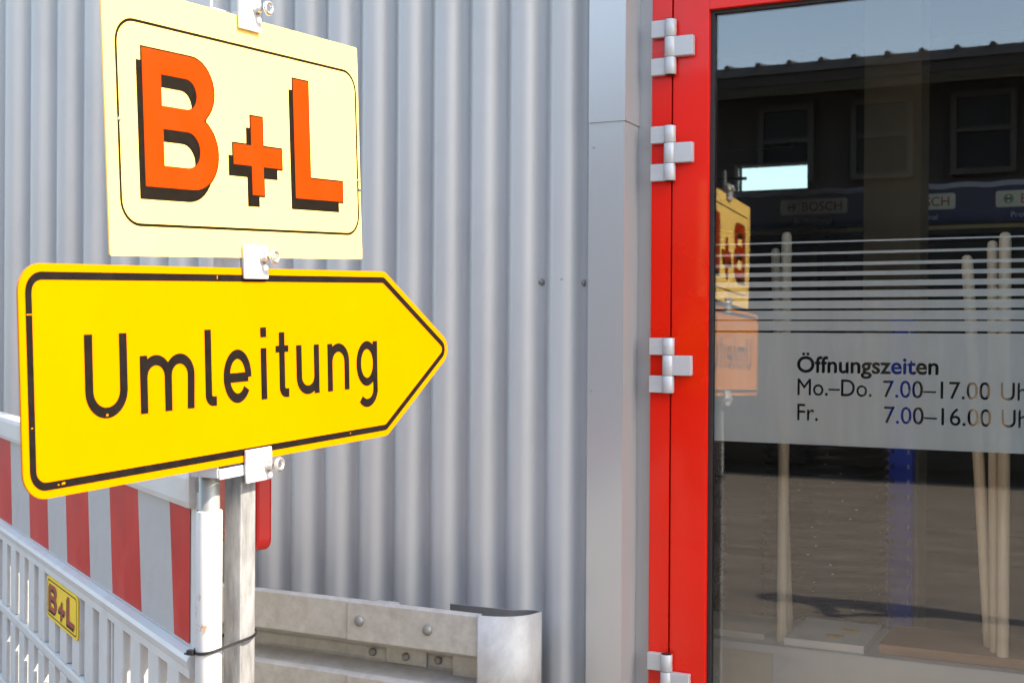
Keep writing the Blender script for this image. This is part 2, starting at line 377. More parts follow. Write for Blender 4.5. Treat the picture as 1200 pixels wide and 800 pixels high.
for lo, hi in (((-.9515, YD - .001, .03), (GX0, .045, 2.12)), ((GX1, YD - .001, .03), (.131, .045, 2.12)),
               ((GX0, YD - .0008, GZ1), (GX1, .045, 2.1195)), ((GX0, YD - .0008, .031), (GX1, .045, GZ0))):
    door.box(lo, hi, bev=.0015)
door = tag(door.build('door', 'red', hall), 'red aluminium door leaf with a big glass pane')
g = MB()
for lo, hi in (((GX0, -.010, GZ0), (GX0 + .009, .012, GZ1)), ((GX1 - .009, -.010, GZ0), (GX1, .012, GZ1)),
               ((GX0 + .009, -.010, GZ1 - .008), (GX1 - .009, .012, GZ1)), ((GX0 + .009, -.010, GZ0), (GX1 - .009, .012, GZ0 + .009))): g.box(lo, hi)
g.build('gasket', 'rubber', door)
box('glass_pane', (GX0 + .0085, 0, GZ0 + .0085), (GX1 - .0085, .006, GZ1 - .0075), 'glass', door)
# hinges: two frame knuckles with plates and one leaf knuckle with a plate between them
KX = -.955
hz = [hitY(785, y, -.03).z for y in (56, 180, 428, 798)]
for z in hz:
    b = MB(); y0 = YD - .002; ky = y0 - .010
    kr = .0138
    for zc, hh in ((z, .0232), (z + .0440, .0198), (z - .0440, .0198)):
        b.lathe([(kr - .001, -hh), (kr, -hh + .001), (kr, hh - .001), (kr - .001, hh)], (KX, ky, zc), (0, 0, 1), 24)
    b.lathe([(.006, -.062), (.006, .062)], (KX, ky, z), (0, 0, 1), 12)
    b.box((KX - .046, y0 - .015, z + .0242), (KX - .004, y0 + .001, z + .0636), bev=.0015)
    b.box((KX - .046, y0 - .015, z - .0636), (KX - .004, y0 + .001, z - .0242), bev=.0015)
    b.box((KX + .004, y0 - .017, z - .0230), (KX + .056, y0 + .001, z + .0230), bev=.002)
    b.build('hinge', 'hinge', door)
    b = MB()
    for zc in (z + .0237, z - .0237, z + .0640, z - .0640): b.lathe([(.0122, -.0007), (.0122, .0007)], (KX, ky, zc), (0, 0, 1), 20)
    b.build('hinge_bush', 'rubber', door)
# frosted film: stripes, then the band with the lettering cut out
FX0, FX1 = GX0 + .0095, GX1 - .0095; FY = .0085
def fpt(x, z): return Vector((x, FY, z))
for k, (yc, th) in enumerate(((282, 2.0), (295.5, 3.0), (308.5, 4.0), (320, 5.0), (331.8, 6.6), (344, 8.2), (356.4, 9.4), (369, 10.6), (381.8, 11.6))):
    zc = hitY(1000, yc, 0).z; hh = th * .00188 / 2
    b = MB(); b.add([fpt(FX0, zc - hh), fpt(FX1, zc - hh), fpt(FX1, zc + hh), fpt(FX0, zc + hh)], [(0, 1, 2, 3)]); b.build('film_stripe', 'film', door)
BZ0, BZ1 = 1.0335, hitY(1000, 390.2, 0).z
loops = [[(FX0, BZ0), (FX1, BZ0), (FX1, BZ1), (FX0, BZ1)]]
def area(l): return sum(l[i - 1][0] * l[i][1] - l[i][0] * l[i - 1][1] for i in range(len(l))) / 2
def line_text(s, x0, x1, zb, zt, off=0):       # zb, zt: bottom and top of the loops; off thickens the strokes
    lp = []
    for l in text_loops(s, 1.0):
        q = []
        for p in l:
            if not q or (Vector(p) - Vector(q[-1])).length > .018: q.append(p)
        if (Vector(q[0]) - Vector(q[-1])).length < .018: q.pop()
        if len(q) > 2: lp.append(q)
    sg = 1 if area(max(lp, key=lambda l: abs(area(l)))) > 0 else -1
    return fit_loops([inset_poly(l, -off * sg) for l in lp], x0, x1, zb, zt)
zb1, zb2, zb3 = hitY(933, 437.5, 0).z, hitY(933, 463, 0).z, hitY(933, 492.5, 0).z
H_ = .0375
loops += line_text('Öffnungszeiten', -.6655, -.3610, zb1 - .0095, zb1 + .0475, .021)
def cap_text(s, x0, x1, zb, h=H_): return line_text(s, x0, x1, zb, zb + h, .004)
loops += cap_text('Mo.–Do.', -.6640, -.5010, zb2); loops += cap_text('7.00–17.00', -.4760, -.2560, zb2); loops += cap_text('Uhr', -.2360, -.1640, zb2)
loops += cap_text('Fr.', -.6640, -.6180, zb3); loops += cap_text('7.00–16.00', -.4740, -.2540, zb3); loops += cap_text('Uhr', -.2340, -.1620, zb3)
fb = curve_mesh(curve2d(loops), lambda x, z: fpt(x, z))
def tri_area(b): return sum(((b.v[f[1]] - b.v[f[0]]).cross(b.v[f[2]] - b.v[f[0]])).length / 2 for f in b.f)
tag(fb.build('film_band', 'film', door, fixn=False), 'frosted band with the opening hours cut out of it')

# ================================================================== guard rail in front of the cladding
RY, RZ = -.33, .651
rail = empty('guard_rail', (-1.9, RY + .1, 0), 'weathered galvanised guard rail with a rounded end, standing along the corrugated wall', 'guard rail')
PROF = [(.012, .0), (0, -.006), (0, -.094), (.010, -.102), (.074, -.122), (.080, -.130), (.080, -.152), (.074, -.158), (.010, -.172), (0, -.180), (0, -.268), (.012, -.276)]
def beam(name, x0, x1, dy, mat='galv'):
    b = MB(); b.sheet([(0, RY + dy + p[0], RZ + p[1]) for p in PROF], x0, x1, (1, 0, 0))
    o = b.build(name, mat, rail); md = o.modifiers.new('s', 'SOLIDIFY'); md.thickness = .0035; md.offset = -1
    bv = o.modifiers.new('b', 'BEVEL'); bv.width = .003; bv.segments = 2; bv.limit_method = 'ANGLE'; bv.angle_limit = radians(12)
    return o
XJ = hitY(407, 701.8, RY).x; XN = hitY(562, 719.4, RY).x
beam('beam', -4.2, XJ + .05, .0045); beam('end_beam', XJ, XN, 0)
NR = .100
path = [(XN - .004, RY - .003, 0)] + [(XN + NR * 1.04 * cos(a), RY - .003 + .088 + .088 * sin(a), 0) for a in [radians(-90 + 180 * k / 24) for k in range(25)]] + [(XN - .17, RY - .003 + .176, 0)]
b = MB(); n = len(path); tops = [RZ - .001 - .024 * max(0, (i - 13) / (n - 14)) for i in range(n)]
b.add([Vector((p[0], p[1], RZ - .278)) for p in path] + [Vector((p[0], p[1], t)) for p, t in zip(path, tops)], [(i, i + 1, n + i + 1, n + i) for i in range(n - 1)], True)
o = b.build('rounded_end', 'galv_nose', rail); md = o.modifiers.new('s', 'SOLIDIFY'); md.thickness = .0035; md.offset = 0; o.data.materials.append(M['inner']); md.material_offset = 1  # inner side gets the steel with shade in its colour
b = MB().box((XN - .10, RY + .06, RZ - .17), (XN - .006, RY + .064, RZ - .11)); b.build('closing_plate', 'galv', rail)
for px, py in ((421, 727), (501, 738)):
    p = hitY(px, py, RY); MB().lathe([(.0125, 0), (.0118, .003), (.008, .007), (.003, .0085)], (p.x, RY - .0005, p.z), (0, -1, 0), 16).build('bolt', 'screw', rail)
Yv = RY + .080
pz = hitY(478, 768, Yv); MB().box((pz.x - .055, Yv - .008, pz.z - .019), (pz.x + .055, Yv - .001, pz.z + .019), bev=.002).build('washer_plate', 'galv', rail)
for px, py, dy in ((437, 763, 0), (478, 768, .008), (514, 773, 0)):
    p = hitY(px, py, Yv); MB().lathe([(.010, 0), (.0095, .004), (.006, .006)], (p.x, Yv - dy - .0005, p.z), (0, -1, 0), 14).build('bolt', 'screw', rail)
for x in (-1.62, -2.95, -4.1):
    MB().box((x - .03, RY + .09, 0), (x + .03, RY + .15, RZ - .03)).build('post', 'galv', rail)
    MB().box((x - .028, RY + .081, RZ - .20), (x + .028, RY + .0895, RZ - .09)).build('bracket', 'galv', rail)

# ================================================================== post with the two signs
O_U = Vector((-1.2092, -1.6923, 1.0636)); DU = Vector((.0256, .999, .0359)).normalized(); ZU = Vector((-.0051, -.0358, .9993)).normalized(); NU = DU.cross(ZU)
O_B = Vector((-1.2069, -1.5516, 1.3744)); DB = Vector((.0256, .9984, .0503)).normalized(); ZB = Vector((-.0054, -.0502, .9987)).normalized(); NB = DB.cross(ZB)
def fU(u, v, n=0): return O_U + DU * u + ZU * v + NU * n
def fB(u, v, n=0): return O_B + DB * u + ZB * v + NB * n
pc = hitX(281, 650, -1.226)
PX, PY = pc.x, pc.y
post = empty('sign_post', (PX, PY, 0), 'galvanised square steel post carrying the two signs, tied to a white tube', 'post')
RP = Matrix.Translation((PX, PY, 0)) @ Matrix.Rotation(radians(-4), 4, 'Z')
MB().box((-.017, -.017, .0122), (.017, .017, 1.30), RP, .003).build('square_tube', 'zinc', post)
MB().box((-.11, -.11, .0), (.11, .11, .012), RP, .003).build('base_plate', 'zinc', post)
pb = fU(.447, .15, -.010); b = MB(); b.box((-.004, -.011, 1.15), (.004, .011, 1.83), Matrix.Translation((pb.x, pb.y, 0))); b.build('backing_bar', 'zinc', post)

det = empty('detour_sign', fU(.4, 0, 0), 'yellow arrow-shaped detour sign reading Umleitung', 'sign')
h, L, T = .2935, .8056, .2413
outl = rounded_poly([(0, 0), (L, 0), (L + T, h / 2), (L, h), (0, h)], [.036, .03, .028, .03, .036], 8)
MB().prism(outl, lambda u, v: fU(u, v, 0), lambda u, v: fU(u, v, -.003)).build('board', 'yellow', det)
i0 = inset_poly(outl, .0102); i1 = inset_poly(outl, .0204)
ring_flat(i0, i1, fU, 0, .0004).build('border', 'ink', det)
SW = .0142; BL, XH, CH = .0913, .1708, .2028
def stem(x, y0, y1): return [(x, y0), (x, y1)]
def letters():
    w = SW / 2
    yield [[(.102 + w, CH), (.102 + w, BL + .0372)] + arc(.1395, BL + .0372, .0375 - w, .0372 - w, 180, 360, 22) + [(.177 - w, CH)]]
    a = .0245; y = XH - w - .0235
    yield [stem(.2000 + w, BL, XH), [(.2000 + w, y)] + arc(.2000 + w + .0235, y, .0235, .0235, 180, 0, 16) + [(.2000 + w + .047, BL)],
           [(.2000 + w + .047, y)] + arc(.2000 + w + .0702, y, .0232, .0235, 180, 0, 16) + [(.306 - w, BL)]]
    yield [[(.330 + w, CH), (.330 + w, BL + .016)] + arc(.330 + w + .0095, BL + .016, .0095, .0095, 180, 270, 8) + [(.3542, BL + .0062)]]
    cx, cy = .4015, (BL + XH) / 2; rx, ry = .0317 - w, (XH - BL) / 2 - w + .0005
    yield [[(cx - rx, cy - .002), (cx + rx, cy - .002)] , arc(cx, cy, rx, ry, -4, 325, 34)]
    yield [stem(.4633, BL, XH), stem(.4633, .1876, CH)]
    yield [[(.5085, .194), (.5085, BL + .016)] + arc(.5085 + .0095, BL + .016, .0095, .0095, 180, 270, 8) + [(.5255, BL + .0062)], [(.4925, .1678), (.5250, .1678)]]
    yield [stem(.606 - w, BL, XH + .0005), [(.545 + w, XH + .001), (.545 + w, BL + w + .022)] + arc(.5755, BL + w + .022, .0305 - w, .022, 180, 352, 18)]
    yield [stem(.629 + w, BL, XH), [(.629 + w, y)] + arc(.660, y, .031 - w, .0235, 176, 0, 18) + [(.691 - w, BL)]]
    cy2 = (BL + XH) / 2 + .0015; rx2, ry2 = .0322 - w, (XH - BL) / 2 - w - .0005
    yield [arc(.7447, cy2, rx2, ry2, 0, 360, 34), [(.777 - w, XH), (.777 - w, .087)] + arc(.7447, .087, .0322 - w, .0235, 0, -140, 18)]
for uu, vv, ww, hh in ((.062, .0158, .006, .003), (.054, .0150, .0025, .002), (.1385, .0955, .004, .003), (.0155, .2300, .011, .0014), (.0150, .0900, .003, .0015), (.3600, .2790, .0015, .006), (.6900, .0160, .003, .002)):
    b = MB(); b.add([fU(uu - ww / 2, vv - hh / 2, .0009), fU(uu + ww / 2, vv - hh / 2.6, .0009), fU(uu + ww / 2.4, vv + hh / 2, .0009), fU(uu - ww / 2.8, vv + hh / 2.2, .0009)], [(0, 1, 2, 3)]); b.build('paint_chip', 'yellow', det)
for strokes in letters():
    b = MB()
    for k, st in enumerate(strokes):
        Lf, Rt = ribbon(st, SW if k == 0 or len(st) != 2 or st[0][1] != .1678 else .0105); n = len(Lf); e = .0004 + .00012 * k
        b.add([fU(p.x, p.y, e) for p in Lf] + [fU(p.x, p.y, e) for p in Rt], [(i, i + 1, n + i + 1, n + i) for i in range(n - 1)])
    b.build('letter', 'ink', det)

comp = empty('company_sign', fB(.29, 0, 0), 'pale yellow rectangular sign with orange letters B+L', 'sign')
Wb, Hb = .5845, .3628
MB().prism(rrect(0, 0, Wb, Hb, .003, 2), lambda u, v: fB(u, v, 0), lambda u, v: fB(u, v, -.003)).build('board', 'cream', comp)
o0 = rrect(.0205, .0405, .5785, .3205, .036, 8); ring_flat(o0, inset_poly(o0, .0042), fB, 0, .0003).build('border', 'ink2', comp)
def round_right(x0, y0, x1, y1, r, n=8): return [(x0, y0)] + arc(x1 - r, y0 + r, r, r, -90, 0, n) + arc(x1 - r, y1 - r, r, r, 0, 90, n) + [(x0, y1)]
B_out = [(.0688, .0955)] + arc(.2185 - .0535, .0955 + .0535, .0535, .0535, -90, 62, 16) + arc(.2130 - .046, .2845 - .046, .046, .046, -50, 90, 14) + [(.0688, .2845)]
B_h1 = round_right(.1050, .2085, .1760, .2520, .0215); B_h2 = round_right(.1062, .1255, .1800, .1770, .0255)
P_out = [(.2945, .0955), (.3225, .0955), (.3225, .1395), (.3680, .1395), (.3680, .1705), (.3225, .1705), (.3225, .2150), (.2945, .2150), (.2945, .1705), (.2525, .1705), (.2525, .1395), (.2945, .1395)]
L_out = [(.4015, .0960), (.5305, .0960), (.5305, .1295), (.4415, .1295), (.4415, .2858), (.4015, .2858)]
for outer, holes in ((B_out, [B_h1, B_h2]), (P_out, []), (L_out, [])):
    curve_mesh(curve2d([outer] + holes), lambda u, v: fB(u - .0110, v - .0178, .0003)).build('letter_shadow', 'ink2', comp, fixn=False)
    curve_mesh(curve2d([inset_poly(outer, -.0023)] + [inset_poly(hh, .0006) for hh in holes]), lambda u, v: fB(u, v, .0005)).build('letter_outline', 'ink2', comp, fixn=False)
    curve_mesh(curve2d([outer] + holes), lambda u, v: fB(u, v, .0008)).build('letter', 'orange', comp, fixn=False)
for uu, vv in ((.0235, .182), (.577, .135), (.5815, .12)):
    MB().lathe([(.003, 0), (.0028, .0012), (.0012, .0018)], fB(uu, vv, .0004), NB, 10).build('rivet', 'screw', comp)

# clamps that hold the boards
def clamp(fr, D_, Z_, N_, u0, u1, v0, v1, label, loop_to=None, bu=.75, bv=.5):
    c = fr((u0 + u1) / 2, (v0 + v1) / 2, .004); root = empty('sign_clamp', c, label, 'clamp', 'clamps on the sign boards')
    M4 = Matrix((D_, Z_, N_)).transposed().to_4x4(); M4.translation = fr(0, 0, 0)
    MB().box((u0, v0, .0016), (u1, v1, .0062), M4, .0015).build('plate', 'clamp', root)
    ub = u0 + (u1 - u0) * bu; vb = v0 + (v1 - v0) * bv
    b = MB(); b.lathe([(.0085, .0063), (.0085, .008), (.0055, .0081), (.0055, .014), (.004, .016)], fr(ub, vb, 0), N_, 14)
    b.build('bolt', 'bolt', root)
    b = MB()                                                   # eye of the wing nut standing off the plate
    cc = fr(ub + .010, vb + .002, .022); ring = [cc + D_ * .0085 * cos(a) + Z_ * .0085 * sin(a) for a in [2 * pi * k / 20 for k in range(20)]]
    b.tube(ring, .0030, 8, True); b.build('wing_nut', 'bolt', root)
    u_in = u0 if loop_to is None else loop_to
    b = MB()                                                   # the strap round the back
    b.box((u_in, v0 + (v1 - v0) * .30, -.050), (u_in + .004, v0 + (v1 - v0) * .70, -.0042), M4)
    b.box((u1 - .006, v0 + (v1 - v0) * .30, -.050), (u1 - .002, v0 + (v1 - v0) * .70, -.0042), M4)
    b.box((u_in, v0 + (v1 - v0) * .30, -.0545), (u1 - .002, v0 + (v1 - v0) * .70, -.0502), M4)
    b.build('strap', 'clamp', root); return root, M4
r_, m4 = clamp(fB, DB, ZB, NB, .2700, .3220, .3436, .3980, 'white metal clamp over the upper edge of the B+L sign', loop_to=.2180, bv=.62)
clamp(fU, DU, ZU, NU, .4160, .4725, .2772, .3285, 'white metal clamp bridging the B+L sign and the yellow arrow sign', bv=.62)
r_, m4 = clamp(fU, DU, ZU, NU, .4105, .4720, -.0325, .0180, 'white metal clamp gripping the lower edge of the yellow arrow sign', loop_to=.356, bu=.80, bv=.42)
MB().box((.358, -.0200, -.0041), (.4720, -.0045, -.0005), m4, .001).build('strap_front', 'clamp', r_)

# ================================================================== white plastic barrier
PH = radians(58.5); T0 = Vector((-1.2433, -1.3065, 0)); DDR = Vector((-sin(PH), cos(PH), 0)); NN = Vector((-cos(PH), -sin(PH), 0))
def fR(s, n, z): return T0 + DDR * s + NN * n + Vector((0, 0, z))       # along the barrier, towards the camera side, up
MR = Matrix((DDR, NN, Vector((0, 0, 1)))).transposed().to_4x4(); MR.translation = T0
bar = empty('barrier_fence', fR(1, 0, 0), 'white plastic barrier fence with a red and white striped top board', 'barrier')
LEN = 1.95
MB().box((.03, -.022, 1.003), (LEN, .024, 1.062), MR, .012).build('top_rail', 'plastic', bar)
MB().box((.03, -.012, .785), (LEN, .006, 1.004), MR, .001).build('board_core', 'plastic', bar)
edges = [(.068, 0), (.160, 1), (.343, 0), (.535, 1), (.700, 0), (.895, 1), (1.072, 0), (1.271, 1), (1.487, 0), (1.69, 1), (1.87, 0)]
sl = .028
for k in range(len(edges) - 1):
    s0, s1 = edges[k][0], edges[k + 1][0]; red = edges[k][1] == 0
    z0, z1 = .790, 1.000
    q = [fR(s0 + (-sl / 2 if k else 0), .0075, z0), fR(s1 - sl / 2, .0075, z0), fR(s1 + sl / 2, .0075, z1), fR(s0 + (sl / 2 if k else 0), .0075, z1)]
    b = MB(); b.add(q, [(0, 1, 2, 3)]); b.build('red_stripe' if red else 'white_stripe', 'foil_red' if red else 'foil_white', bar, fixn=False)
# rails of the lattice
b = MB(); P = [(-.022, .784), (.010, .786), (.0225, .781), (.0255, .774), (.0235, .766), (.0215, .760), (.0215, .7475), (-.022, .7475)]
n = len(P); b.add([fR(.025, p[0], p[1]) for p in P] + [fR(LEN, p[0], p[1]) for p in P], [tuple(range(n)), tuple(range(2 * n - 1, n - 1, -1))] + [(i, (i + 1) % n, n + (i + 1) % n, n + i) for i in range(n)])
b.build('middle_rail', 'plastic', bar)
for z in (.575, .385, .195, .06):
    MB().box((.022, -.018, z - .013), (LEN, .022, z + .013), MR, .006).build('lattice_rail', 'plastic', bar)
rows = ((.588, .7485), (.398, .562), (.208, .372))
for ri, (z0, z1) in enumerate(rows):
    s = .085; k = 0
    while s < LEN - .03:
        MB().box((s, -.024, z0), (s + .060, .0195, z1), MR, .004).build('slat', 'plastic', bar); s += .107
MB().box((.42, -.010, .589), (1.145, .008, .748), MR).build('closed_panel', 'plastic', bar)
for s in (.50, .565, .63, .70, .77): MB().box((s, .0082, .590), (s + .008, .013, .747), MR).build('rib', 'plastic', bar)
MB().box((LEN - .005, -.02, .04), (LEN + .035, .02, 1.05), MR, .006).build('end_stile', 'plastic', bar)
# sleeve and tube at the near end
b = MB(); b.lathe([(.0190, .12), (.0198, .12), (.0198, 1.004), (.0190, 1.006), (.0178, 1.004), (.0178, .90)], T0, (0, 0, 1), 32, cap1=False); b.build('sleeve', 'sleeve', bar)
MB().lathe([(.0158, .05), (.0158, 1.075), (.0140, 1.078)], T0, (0, 0, 1), 24).build('inner_tube', 'dark_tube', bar)
MB().box((.015, -.010, .12), (.034, .010, 1.03), MR).build('web', 'plastic', bar)
for s in (.0, LEN + .015): MB().box((s - .05, -.20, 0), (s + .05, .20, .05), MR, .015).build('foot_block', 'plastic', bar)
# small B+L sticker plate
def hitR(px, py, n):
    q = ray(px, py); P = CAM + q * ((T0 + NN * n - CAM).dot(NN) / q.dot(NN)); return (P - T0).dot(DDR), P.z
SA, SB = hitR(91, 715, .0222)[0], hitR(55, 690, .0222)[0]; SZ0, SZ1 = hitR(91, 752, .0222)[1], hitR(55, 657, .0222)[1]
SZ1 = min(SZ1, .7465)

st = MB().prism(rrect(SA, SZ0, SB, SZ1, .012, 4), lambda s, z: fR(s, .0222, z), lambda s, z: fR(s, .0198, z)).build('name_plate', 'sticker', bar)
tag(st, 'small yellow B+L plate')
q = rrect(SA + .008, SZ0 + .006, SB - .008, SZ1 - .006, .010, 4); ring_flat(q, inset_poly(q, .0025), lambda s, z, n: fR(s, .0222 + n, z), 0, .0004).build('border', 'ink', st)
def fS(u, v, n):                                            # sign-face units to the plate: reads from the far end to the near end
    return fR(SB - (u - .02) / .56 * (SB - SA), .0222 + n, SZ0 + .004 + (v - .045) / .275 * (SZ1 - SZ0 - .008))
for outer, holes in ((B_out, [B_h1, B_h2]), (P_out, []), (L_out, [])):
    curve_mesh(curve2d([outer] + holes), lambda u, v: fS(u - .014, v - .022, .0004)).build('letter_shadow', 'ink', st, fixn=False)
    curve_mesh(curve2d([outer] + holes), lambda u, v: fS(u, v, .0008)).build('letter', 'sticker_red', st, fixn=False)

# cable tie round the sleeve and the post
zt = .797; c1 = T0.xy; c2 = Vector((PX, PY)); d = (c2 - c1).normalized(); nrm = Vector((-d.y, d.x)); P = []
for k in range(13):
    a = radians(90 + 180 * k / 12); P.append(c1 + (d * cos(a) + nrm * sin(a)) * .0212)
for k in range(13):
    a = radians(-90 + 180 * k / 12); P.append(c2 + (d * cos(a) + nrm * sin(a)) * .0262)
b = MB(); N = len(P)
def zz(p): return zt + .010 * ((p - c1).dot(d)) / .05
rings_ = []
for i, p in enumerate(P):
    t = (P[(i + 1) % N] - P[i - 1]).normalized(); nn = Vector((t.y, -t.x))
    rings_.append([Vector((*(p + nn * o_), zz(p) + zo)) for o_, zo in ((-.0004, -.0022), (.0012, -.0022), (.0012, .0022), (-.0004, .0022))])
b.rings(rings_ + [rings_[0]], False, False, False)
pl = T0 + RT * -.024 + Vector((0, 0, zt - .004)) - FW * .010
b.box((-.006, -.004, -.004), (.006, .004, .004), Matrix.Translation(pl), .001); b.tube([pl, pl - RT * .010 + Vector((0, 0, -.002))], .0016, 6)
tag(b.build('cable_tie', 'tie'), 'thin black cable tie binding the white tube to the steel post', 'cable tie')

# red plank of a second barrier behind the post
e = hitY(310, 600, -.98); R0 = Vector((e.x, e.y, 0)); d2 = Vector((-.90, .43, 0)).normalized(); n2 = Vector((-d2.y, d2.x, 0)) * 1
MQ = Matrix((d2, n2, Vector((0, 0, 1)))).transposed().to_4x4(); MQ.translation = R0
plank = empty('barrier_plank', R0 + d2 * .4, 'red plastic barrier plank with rounded corners behind the sign post', 'barrier')
zl = hitY(310, 646, -.98).z
pr_ = rrect(0, zl, .62, zl + .18, .022, 6)
bb = MB(); bb.prism(pr_, lambda s, z: MQ @ Vector((s, -.016, z)), lambda s, z: MQ @ Vector((s, .016, z)))
o = bb.build('plank', 'red_plastic', plank); bv = o.modifiers.new('b', 'BEVEL'); bv.width = .006; bv.segments = 2; bv.limit_method = 'ANGLE'
MB().box((.25, -.014, .05), (.29, .014, zl + .002), MQ).build('leg', 'plastic', plank); MB().box((.20, -.15, 0), (.34, .15, .05), MQ, .015).build('foot_block', 'plastic', plank)

# ================================================================== behind the glass
PZ = .493
pl = empty('display_plinth', (-.4, .48, .03), 'low pale display plinth inside behind the glass door', 'plinth')
box('top_board', (-1.25, .335, PZ - .02), (.6, .66, PZ), 'plinth', pl); box('front_board', (-.80, .340, .03), (.6, .356, PZ - .0202), 'plinth', pl)
box('front_board', (-1.25, .344, .03), (-.802, .360, PZ - .0202), 'card', pl); box('back_board', (-1.25, .64, .03), (.6, .655, PZ - .0202), 'plinth', pl)
# torn paper edge on the front
b = MB(); zz_ = [(-.79, .49), (-.755, .455), (-.79, .42), (-.752, .375), (-.785, .33), (-.76, .28), (-.78, .2)]
b.add([(x, .333, z) for x, z in zz_] + [(.59, .333, .2), (.59, .333, .4935)], [tuple(range(len(zz_) + 2))]); b.build('paper_front', 'card_pale', pl)
def thing_box(name, lo, hi, mat, label, cat, group=None, bev=.003): return tag(box(name, lo, hi, mat, None, bev), label, cat, group)
thing_box('cardboard_sheet', (-1.10, .37, PZ + .001), (-.83, .58, PZ + .018), 'card', 'flat beige cardboard lying on the plinth beside the door frame', 'cardboard')
car = empty('carton', (-.66, .45, PZ), 'flat cream carton with yellow stickers on the plinth', 'carton')
box('body', (-.775, .345, PZ + .001), (-.575, .60, PZ + .022), 'card_pale', car, .003)
for px, py, w_ in ((996, 738, .045), (978, 744, .045)):
    p = hitZ(px, py, PZ + .023); s_ = MB(); s_.box((p.x - w_ / 2, p.y - .016, PZ + .0222), (p.x + w_ / 2, p.y + .016, PZ + .0232)); k_ = s_.build('sticker', 'sticker', car)
    MB().box((p.x - w_ / 2 + .004, p.y - .002, PZ + .0234), (p.x + w_ / 2 - .012, p.y + .002, PZ + .0238)).build('red_print', 'label_red', k_)
thing_box('wooden_board', (-.545, .37, PZ + .001), (.45, .60, PZ + .026), 'brown_board', 'reddish brown board lying on the plinth', 'board')
# crumpled plastic wrap
bm = bmesh.new(); bmesh.ops.create_icosphere(bm, subdivisions=4, radius=1)
from mathutils import noise as mn
for v in bm.verts:
    p = v.co.copy(); k = 1 + .28 * mn.noise(p * 2.2) + .12 * mn.noise(p * 5.5)
    v.co = Vector((p.x * .14 * k, p.y * .085 * k, max(-.2, p.z * .24 * k)))
me = bpy.data.meshes.new('plastic_bundle'); bm.to_mesh(me); bm.free()
for f in me.polygons: f.use_smooth = True
o = place('plastic_bundle', me, 'wrap', None, (-1.01, .225, .232)); tag(o, 'bundle in cloudy plastic wrap low behind the glass', 'bundle')
# broom handles
def handle(pt, pb, Y, Yb, label, r=.0138):
    t = hitY(*pt, Y); b0 = hitY(*pb, Yb); b0.z = PZ + (.002 if b0.y > .33 else 0)
    ax = t - b0; Ln = ax.length; b = MB(); b.lathe([(r * .92, 0), (r, .02), (r, Ln - .03), (r * .96, Ln - .012), (r * .8, Ln - .004), (r * .4, Ln)], b0, ax.normalized(), 16)
    tag(b.build('broom_handle', 'wood', None, b0), label, 'broom handle', 'wooden broom handles in the display')
PZb = PZ
handle((908.5, 291), (924, 738), .44, .50, 'shorter handle of the wooden pair standing on the cream carton', .0125)
handle((922, 272), (916, 752), .36, .38, 'taller handle of the wooden pair standing on the cream carton', .0135)
handle((1133, 299), (1160, 762), .40, .47, 'slanting wooden handle of three on the brown board')
handle((1163, 282), (1166, 772), .42, .42, 'middle wooden handle of three on the brown board', .0128)
handle((1178, 272), (1175, 779), .37, .385, 'tallest wooden handle of three on the brown board', .0142)
# stacks of nested black buckets
bk = MB(); bk.lathe([(.135, 0), (.138, .004), (.168, .285), (.186, .287), (.190, .292), (.190, .300), (.186, .303), (.176, .303), (.171, .298), (.140, .010), (.02, .010)], (0, 0, 0), (0, 0, 1), 40)
b0 = bk.build('black_bucket', 'bucket', None, (0, 0, 0)); first = True
for (px, n_, lab, grp) in ((966, 26, 'black plastic bucket nested in the tall stack behind the pale broom handles', 'buckets of the stack beside the blue upright'), (782, 26, 'black plastic bucket nested in the stack beside the door frame', 'buckets of the stack beside the door frame')):
    c = hitY(px, 600, 1.1)
    for k in range(n_):
        o = b0 if first else b0.copy()
        if not first: C.objects.link(o)
        first = False
        o.location = (c.x + random.uniform(-.003, .003), 1.1 + random.uniform(-.003, .003),   .031 + k * .027); o.rotation_euler.z = random.random()
        tag(o, lab, 'bucket', grp)
# blue rack upright with a row of holes
bx0, bx1 = -.708, -.634
rk = empty('rack_upright', ((bx0 + bx1) / 2, 1.53, .03), 'blue perforated steel rack upright behind the glass', 'rack')
b = MB(); b.box((bx0, 1.5, .03), (bx1, 1.503, 1.35)); b.box((bx0, 1.503, .03), (bx0 + .003, 1.57, 1.35)); b.box((bx1 - .003, 1.503, .03), (bx1, 1.57, 1.35)); b.build('channel', 'blue', rk)
box('foot_plate', (bx0 - .03, 1.47, .0302), (bx1 + .03, 1.60, .036), 'blue', rk)
k = 0
while .10 + k * .05 < 1.33:
    for xx in (bx0 + .012, bx1 - .012): MB().box((xx - .004, 1.4985, .09 + k * .05), (xx + .004, 1.4998, .105 + k * .05)).build('hole', 'hinge' if xx > bx0 + .03 else 'rubber', rk)
    k += 1
